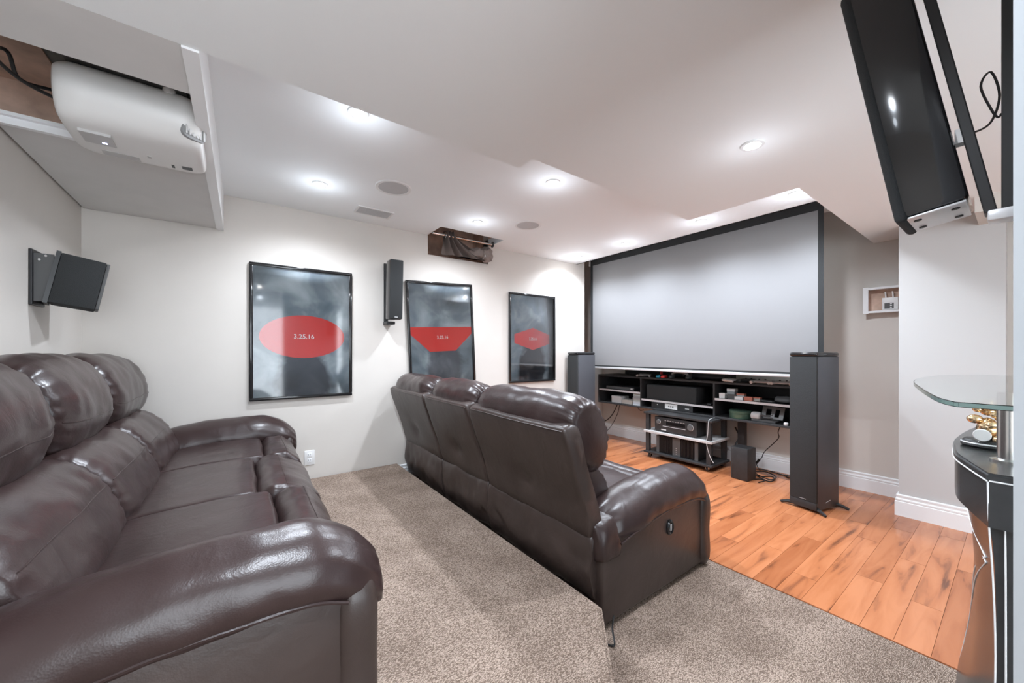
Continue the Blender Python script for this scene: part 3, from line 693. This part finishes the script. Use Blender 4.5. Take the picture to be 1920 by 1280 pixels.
obj('chassis', BX(.004, .24, -.22, .22, .003, .045, bev=.003), 'black', t, True); obj('front_panel', BX(0, .004, -.215, .215, .006, .040), 'dgrey', t); obj('badge', BX(-.001, 0, -.20, -.17, .015, .03), 'lgrey', t)
def simple(name, bm, m, label, cat_, group=None, loc=(0, 0, 0), rotz=0, smooth=True):
    o = obj(name, bm, m, None, smooth); o.location = loc; o.rotation_euler = (0, 0, rotz); return tag(o, label, cat_, group)
z0 = ZBt+.0205
def carton(label, loc, dims, m, m2, rotz=0, group='boxes on the console shelves'):
    t = thing('small_box', label, 'box', loc, rotz, group); a, b, c = dims
    obj('carton', BX(0, a, -b/2, b/2, 0, c*.72, bev=.002), m, t); obj('lid', BX(-.001, a+.001, -b/2-.001, b/2+.001, c*.72, c, bev=.002), m2, t)
    return t
carton('taller grey-beige box on the lower left console shelf', (3.96, 3.12, z0), (.16, .155, .085), 'lgrey', 'lgrey')
carton('flat tan box beside the stack of game cases', (3.96, 2.955, z0), (.16, .16, .052), 'tan', 'tan')
for k, (m, lb) in enumerate((('ice', 'pale blue game case at the bottom of the console stack'), ('ice', 'pale icy game case second from the bottom of the stack'), ('pale', 'grey-green game case third from the bottom of the stack'), ('grey', 'dark grey game case in the middle of the stack'), ('grey', 'grey game case second from the top of the stack'), ('pale', 'pale green game case on top of the stack'))):
    c = thing('game_case', lb, 'game case', (3.95+random.uniform(-.006, .006), 2.80, z0+k*.0235), random.uniform(-.03, .03), 'stack of game cases')
    obj('cover', BX(0, .17, -.058, .058, 0, .004), m, c); obj('tray', BX(.002, .17, -.056, .056, .004, .018), m, c); obj('cover', BX(0, .17, -.058, .058, .018, .0225), m, c)
zs = .7285
carton('cream cube box at the left end of the upper right shelf', (3.96, 1.80, zs), (.06, .055, .052), 'cream', 'cream')
carton('dark box with white top behind the cream cube box', (4.03, 1.745, zs), (.07, .075, .10), 'grey', 'cream')
carton('black and white box on the upper right shelf', (3.965, 1.715, zs), (.05, .07, .045), 'dgrey', 'dgrey')
carton('white flat box beside the orange box on the upper right shelf', (3.955, 1.64, zs), (.05, .075, .032), 'white', 'white')
carton('red lidded box behind the white flat box', (4.03, 1.655, zs), (.05, .07, .055), 'lgrey', 'rust')
carton('orange-red box in the middle of the upper right shelf', (3.965, 1.56, zs), (.05, .07, .036), 'rust', 'rust')
carton('tan box right of the orange-red box', (4.0, 1.50, zs), (.05, .06, .035), 'tan', 'rust')

def gamepad(label, loc, rotz, m, group='game controllers', s=1.0):
    t = thing('game_controller', label, 'controller', loc, rotz, group)
    bm = bmesh.new()
    b = pillow([(-.045*s, .012*s), (-.04*s, .03*s), (0, .038*s), (.04*s, .03*s), (.045*s, .012*s), (0, .004*s)], -.07*s, .07*s, .03*s, ny=14, k=4, endscale=.5)
    obj('body', b, m, t, True, angle=180)
    for sy in (-1, 1):
        obj('grip', TUBE([(.0, sy*.055*s, .02*s), (-.035*s, sy*.068*s, .018*s), (-.075*s, sy*.074*s, .014*s)], .0135*s, 10, 4), m, t, True)
        obj('thumb_stick', move(lathe([(.005*s, .03*s), (.009*s, .044*s), (.001, .046*s)], 12), (-.012*s, sy*.026*s, 0)), 'black', t, True)
    return t
ZC = ZT+.0005
gamepad('grey game controller on the console top near the left end', (4.00, 2.72, ZC), .3, 'grey')
gamepad('black game controller beside the black media box on the console top', (3.98, 1.74, ZC), 1.5, 'lgrey')
gamepad('dark game controller in the middle of the right cluster on the console top', (4.06, 1.585, ZC), -.1, 'dgrey')
gamepad('light grey game controller at the right of the console top cluster', (3.985, 1.44, ZC), .0, 'lgrey')
gamepad('white-grey game controller nearest the right tower speaker on the console top', (3.985, 1.272, ZC), .0, 'lgrey')
for (m, yy, lb) in (('blue', 2.52, 'small blue handheld controller on the console top'), ('red', 2.46, 'small red handheld controller on the console top')):
    t = thing('handheld_controller', lb, 'controller', (3.99, yy, ZC), .25, 'pair of coloured handheld controllers')
    obj('shell', pillow([(-.05, .002), (-.05, .026), (0, .034), (.05, .026), (.05, .002)], -.024, .024, .012, ny=10, k=4, endscale=.2), m, t, True)
    obj('thumb_stick', move(lathe([(.006, .03), (.009, .038), (.001, .039)], 12), (.01, 0, 0)), 'black', t, True)
simple('red_toy', pillow([(-.012, 0), (-.015, .05), (0, .075), (.015, .05), (.012, 0)], -.012, .012, .008, ny=8, endscale=.3), 'red', 'tiny red upright piece behind the red handheld controller', 'toy', loc=(4.10, 2.56, ZC))
t = thing('headset', 'black headset with silver-grey arched band on the console top', 'headset', (4.0, 2.27, ZC))
obj('band', TUBE([(0, .10, .02), (0, .085, .055), (0, .04, .07), (0, -.04, .068), (0, -.085, .052), (0, -.10, .022)], .013, 10, 5), 'grey', t, True)
for s in (-1, 1): obj('ear_cup', pillow([(-.035, .002), (-.04, .025), (0, .045), (.04, .025), (.035, .002)], s*.10-.02, s*.10+.02, .015, ny=10, k=4, endscale=.4), 'dgrey', t, True)
t = thing('media_box', 'flat black media box behind the controllers on the console top', 'media box', (4.06, 2.0, ZC))
obj('case', BX(0, .25, -.19, .17, .006, .075, bev=.004), 'black', t, True); obj('front_strip', BX(-.001, 0, -.18, .16, .03, .034), 'dgrey', t)
for s in (-.15, .13): obj('foot', BX(.02, .05, s-.015, s+.015, 0, .006), 'black', t)
t = thing('sound_bar', 'long low black sound bar at the back of the console top', 'sound bar', (4.20, 2.75, ZC))
obj('case', BX(0, .09, -.42, .42, .003, .075, bev=.012, seg=3), 'dgrey', t, True); obj('mesh', BX(-.002, .001, -.40, .40, .012, .066), 'grille', t)
t = thing('keyboard', 'small black keyboard lying at the right end of the console top', 'keyboard', (4.17, 1.33, ZC), .05)
obj('base', BX(-.06, .06, -.13, .13, 0, .014, bev=.003), 'black', t); obj('keys', BXS([(-.052+.021*i, -.035+.021*i, -.122+.0205*j, -.106+.0205*j, .014, .019) for i in range(5) for j in range(12)]), 'dgrey', t)
# lower right bay
zb_ = ZBt+.0205
t = thing('round_tin', 'green round tin in the lower right console bay', 'tin', (4.04, 1.66, zb_))
obj('body', lathe([(.092, 0), (.095, .004), (.095, .05), (.09, .055)], 36), 'green', t, True); obj('lid', lathe([(.098, .052), (.099, .072), (.092, .078), (.001, .079)], 36), 'green', t, True)
t = thing('charging_dock', 'grey charging dock with slanted slotted plate in the lower right console bay', 'dock', (3.99, 1.43, zb_))
obj('base', BX(-.03, .12, -.10, .10, 0, .022, bev=.004), 'dgrey', t, True); obj('cradle', pillow([(-.02, .02), (-.03, .06), (.0, .085), (.05, .075), (.06, .02)], .03, .11, .02, ny=12, endscale=.3), 'lgrey', t, True)
pl = BXS([(-.006, .006, -.09, .09, 0, .022), (-.006, .006, -.09, .09, .103, .125), (-.006, .006, -.09, -.055, .022, .103), (-.006, .006, -.018, .012, .022, .103), (-.006, .006, .055, .09, .022, .103)])
move(pl, (.06, -.04, .024), Matrix.Rotation(math.radians(30), 3, 'Y')); obj('slotted_plate', pl, 'grey', t)
obj('coiled_lead', TUBE([(.0, -.02+.05*math.cos(a*.9), .03+.004*a+.0*a) for a in range(12)], .004, 6), 'dgrey', t, True)
simple('knob_puck', lathe([(.014, 0), (.018, .006), (.018, .022), (.012, .028), (.001, .029)], 20), 'white', 'small round white puck at the right end of the lower console bay', 'puck', loc=(3.955, 1.245, zb_))
simple('pouch', pillow([(-.05, .001), (-.06, .03), (-.01, .055), (.05, .04), (.06, .005)], -.08, .06, .05, ny=16, endscale=.5, wr=.006, wscale=20, seed=3), 'dgrey', 'dark crumpled pouch on the right of the upper right shelf', 'pouch', loc=(4.05, 1.295, zs+.009))
simple('remote_control', BX(-.08, .08, -.02, .02, 0, .016, bev=.006), 'dgrey', 'dark grey remote lying on the upper right shelf', 'remote', loc=(4.02, 1.43, zs), rotz=1.2)
simple('remote_control', BX(-.08, .08, -.02, .02, 0, .018, bev=.006), 'black', 'black remote beside the centre speaker on the middle shelf', 'remote', loc=(4.06, 1.955, .639), rotz=.2)

# game console standing on the floor
t = thing('game_console', 'upright black box-shaped game console standing on the wood floor', 'game console', (3.85, 1.555, 0), math.radians(-5))
obj('case', BX(-.075, .075, -.075, .075, .004, .302, bev=.003), 'cab', t, True); obj('top_vent', BX(-.066, .066, -.066, .066, .298, .3025), 'black', t); obj('disc_slot', BX(-.0757, -.074, .054, .058, .02, .14), 'gloss', t)
obj('foot', BX(-.06, .06, -.06, .06, 0, .004), 'black', t); obj('power_button', move(lathe([(.006, 0), (.005, -.0015)], 12, 'x'), (-.0752, .058, .285)), 'dgrey', t, True)
# cords
def cord(label, pts, r, m='cable', group=None): return tag(obj('cord', TUBE(pts, r, 7, 6), m, None, True), label, 'cord', group)
cord('white cord hanging from the console down in front of the rack', [(3.926, 1.855, .525), (3.83, 1.84, .530), (3.742, 1.825, .515), onX(1327, 812, 3.74), onX(1325, 832, 3.735), onX(1331, 855, 3.74), onX(1338, 868, 3.74)], .0025, 'wcable')
e = thing('power_adapter_lead', 'black lead with inline block hanging from the right end of the console', 'cord', (0, 0, 0))
obj('lead', TUBE([onX(1464, 796, 4.20), onX(1459, 810, 4.22), onX(1459, 822, 4.24), onX(1434, 846, 4.26), onX(1428, 858, 4.27), onX(1420, 866, 4.27), onX(1419, 872, 4.27), onZ(1425, 882, .006)], .004, 7), 'cable', e, True)
obj('inline_block', TUBE([onX(1424, 861, 4.27), onX(1418, 868, 4.27)], .011, 8, 0), 'cable', e, True)
cord('black cable curving from the console to the left tower speaker, thick one', [onX(1158, 757, 4.25), onX(1152, 770, 4.25), onX(1143, 783, 4.2), onX(1130, 790, 4.15), onX(1112, 786, 4.0)], .006)
cord('black cable falling from the console to the floor at the left', [onX(1162, 758, 4.25), onX(1158, 775, 4.25), onX(1148, 795, 4.2), onX(1137, 808, 4.05), onZ(1118, 817, .006)], .004)
cord('short black cord loop under the left of the console', [onX(1195, 762, 4.1), onX(1200, 769, 4.1), onX(1207, 768, 4.12)], .004)
for k, (pts, lb) in enumerate((([(1414, 890), (1430, 893), (1447, 893), (1452, 899), (1440, 902), (1420, 892)], 'black cord coiled on the floor right of the game console'),
        ([(1414, 884), (1435, 884), (1455, 893), (1447, 899), (1432, 895), (1416, 887)], 'black cord coiled above the first loop beside the game console'),
        ([(1414, 898), (1428, 898), (1433, 901), (1422, 904)], 'short black cord end nearest the viewer by the game console'),
        ([(1416, 878), (1440, 882), (1465, 889), (1486, 893)], 'black cord running along the baseboard to the right tower speaker'),
        ([(1470, 890), (1478, 895), (1487, 896)], 'thin cord ending behind the right tower speaker'))):
    cord(lb, [onZ(a, b, .0055+(.0115 if k == 1 else 0)) for a, b in pts], .005, group='cords on the floor beside the game console')
cord('black cables bundled behind the rack right post', [(4.26, 1.80, .40), (4.28, 1.77, .30), (4.24, 1.79, .20), (4.26, 1.76, .10), (4.24, 1.77, .008)], .008)

# network panel on the screen wall
t = thing('wiring_panel', 'open white wall box of wiring behind the pillar edge', 'wall box', (XW, .68, CAM_Z+.33))
obj('frame', BXS([(-.06, -.001, -.125, .105, 0, .018), (-.06, -.001, -.125, .105, .197, .215), (-.06, -.001, .092, .105, .018, .197), (-.06, -.001, -.125, -.112, .018, .197), (-.062, -.058, .085, .118, -.004, .219)]), 'trim', t)
obj('back_board', BX(-.004, -.001, -.112, .092, .018, .197), 'inside', t)
t = thing('router', 'small white router with two antennas in the open wall box', 'router', (XW-.03, .645, CAM_Z+.352))
obj('case', BX(-.012, .012, -.055, .04, 0, .10, bev=.004), 'white', t, True); lp = obj('label_plate', BX(-.0135, -.012, -.03, .025, .008, .055), 'dgrey', t)
obj('status_light', BXS([(-.0142, -.0135, -.02, -.008, .014+.015*k, .02+.015*k) for k in range(3)]), 'white', lp)
for yy in (.018, -.025): obj('antenna', TUBE([(0, yy, .098), (0, yy+.004, .15)], .005, 8, 0), 'white', t, True)

# ================================================================== BAR
top = [(1.585, .055), (1.69, .087), (1.82, .122), (1.94, .136), (2.10, .145), (2.25, .142), (2.43, .130), (2.62, .100), (2.85, .03), (2.95, -.05), (2.95, -.55), (1.60, -.55)]
curve = [(p.x, p.y) for p in cat([(a, b, 0) for a, b in top[:10]], 5)]
foot = lambda k: curve+top[10:] if k == 0 else [(1.60+(x-1.60)*(1-k*.5), yv-k) for x, yv in curve]+top[10:]
t = thing('bar_counter', 'curved black leather home bar with pale piping at the right edge', 'bar', (0, 0, 0))
obj('counter_top', prism([(x, yv) for x, yv in curve]+top[10:], .865, .882, .006), 'barleather', t)
obj('upper_band', prism([(x, yv-.004) for x, yv in curve]+[(2.94, -.54), (1.603, -.54)], .74, .865), 'barleather', t)
# concave body
bm = bmesh.new(); rings = []
for zz, ins in ((.74, .012), (.70, .028), (.62, .040), (.50, .046), (.36, .044), (.22, .034), (.12, .020), (.05, .008), (.0, .004)):
    pts = [(1.606+(x-1.585)*.985, yv-ins*(1 if i > 0 else .35)) for i, (x, yv) in enumerate(curve)]+[(2.93, -.53), (1.606, -.53)]
    rings.append([bm.verts.new((x, yv, zz)) for x, yv in pts])
for a, b in zip(rings, rings[1:]):
    n = len(a)
    for i in range(n): bm.faces.new((a[i], a[(i+1) % n], b[(i+1) % n], b[i]))
bm.faces.new(rings[0]); bm.faces.new(rings[-1]); bmesh.ops.recalc_face_normals(bm, faces=bm.faces)
body = obj('body', bm, 'barleather', t, True, angle=50)
obj('piping', TUBE([(x-.001, yv-.001,   .862) for x, yv in curve[::3]], .0022, 6, 3), 'piping', t, True)
obj('piping', TUBE([(1.584, .05, .862), (1.586, -.2, .862), (1.59, -.54, .862)], .0022, 6, 2), 'piping', t, True)
obj('piping', TUBE([(1.584, .052, .86), (1.590, .050, .74), (1.602, .044, .60), (1.602, .040, .40), (1.602, .044, .15), (1.602, .05, .0)], .0019, 6, 4), 'piping', body, True)
obj('piping', TUBE([(1.60, .026, .86), (1.602, .024, .60), (1.602, .024, .15), (1.602, .026, .0)], .0019, 6, 4), 'piping', body, True)
def on_body(i, zz):
    ks = [(.74, .012), (.70, .028), (.62, .040), (.50, .046), (.36, .044), (.22, .034), (.12, .020), (.05, .008), (0, .004)]
    for (za, ia), (zb2, ib) in zip(ks, ks[1:]):
        if zb2 <= zz <= za: ins = ia+(ib-ia)*(za-zz)/(za-zb2)
    x, yv = curve[i]; return (1.606+(x-1.585)*.985, yv-ins+.001, zz)
for pts in ([(24, .735), (14, .66), (7, .60)], [(26, .735), (16, .645), (7, .585)], [(7, .60), (14, .50), (20, .36), (24, .20), (26, .02)], [(7, .585), (12, .49), (18, .35), (22, .20), (24, .02)]):
    obj('piping', TUBE([on_body(i, z) for i, z in pts], .0019, 6, 4), 'piping', body, True)
t = thing('glass_shelf', 'raised clear green-edged glass top on a steel post above the bar', 'glass top', (0, 0, 0))
gz = CAM_Z-.115
gc = [(p.x, p.y) for p in cat([(1.34, .092, 0), (1.42, .122, 0), (1.60, .160, 0), (1.85, .205, 0), (2.10, .245, 0), (2.35, .266, 0), (2.60, .262, 0), (2.85, .23, 0), (3.05, .14, 0)], 5)]
obj('glass_panel', prism([(1.335, .085)]+gc+[(3.10, -.35), (1.335, -.35)], gz-.012, gz, .002), 'glass', t)
eb = bmesh.new(); ep = [(1.335, -.35), (1.335, .085)]+gc
for k in range(len(ep)-1):
    (ax, ay), (bx_, by_) = ep[k], ep[k+1]; dd = Vector((bx_-ax, by_-ay)).normalized(); nn = Vector((-dd.y, dd.x))*.0008
    q = [eb.verts.new((ax+nn.x, ay+nn.y, gz-.0105)), eb.verts.new((bx_+nn.x, by_+nn.y, gz-.0105)), eb.verts.new((bx_+nn.x, by_+nn.y, gz-.0015)), eb.verts.new((ax+nn.x, ay+nn.y, gz-.0015))]; eb.faces.new(q)
obj('ground_edge', eb, 'glassedge', t)
for (px_, py_) in ((1.79, .022), (2.55, .0)):
    obj('post', move(lathe([(.034, 0), (.034, .006), (.021, .010), (.021, gz-.012-.8826), (.001, gz-.012-.8826)], 28), (px_, py_, .8822)), 'chrome', t, True)
# gilt ornament on the bar
t = thing('ornament', 'gilt figurine ornament on a dark base, standing on the bar top', 'ornament', (2.02, .066, .8825))
obj('base', lathe([(.055, 0), (.060, .006), (.056, .018), (.050, .024), (.001, .025)], 30), 'black', t, True); obj('base_ring', lathe([(.0575, .010), (.0595, .013), (.0575, .016)], 30), 'silver', t, True)
random.seed(5)
blob = bmesh.new()
def ball(bm, c, r, s=(1, 1, 1)):
    g = bmesh.ops.create_icosphere(bm, subdivisions=2, radius=r)
    for v in g['verts']: v.co = Vector(c)+Vector((v.co.x*s[0], v.co.y*s[1], v.co.z*s[2]))
for k in range(16):
    a = random.uniform(0, 6.28); zz = .032+.105*k/16; rr = .038*(1-.5*k/16)
    ball(blob, (rr*math.cos(a), rr*math.sin(a), zz), random.uniform(.012, .02), (1, 1, .8))
ball(blob, (0, 0, .06), .026, (1, 1, 1.5)); ball(blob, (0, 0, .135), .016)
obj('figure', blob, 'gold', t, True, angle=180)
obj('rosette', move(lathe([(.018, -.003), (.020, 0), (.014, .003), (.005, .001), (.001, .003)], 20, 'x'), (-.055, .01, .045)), 'white', t, True)
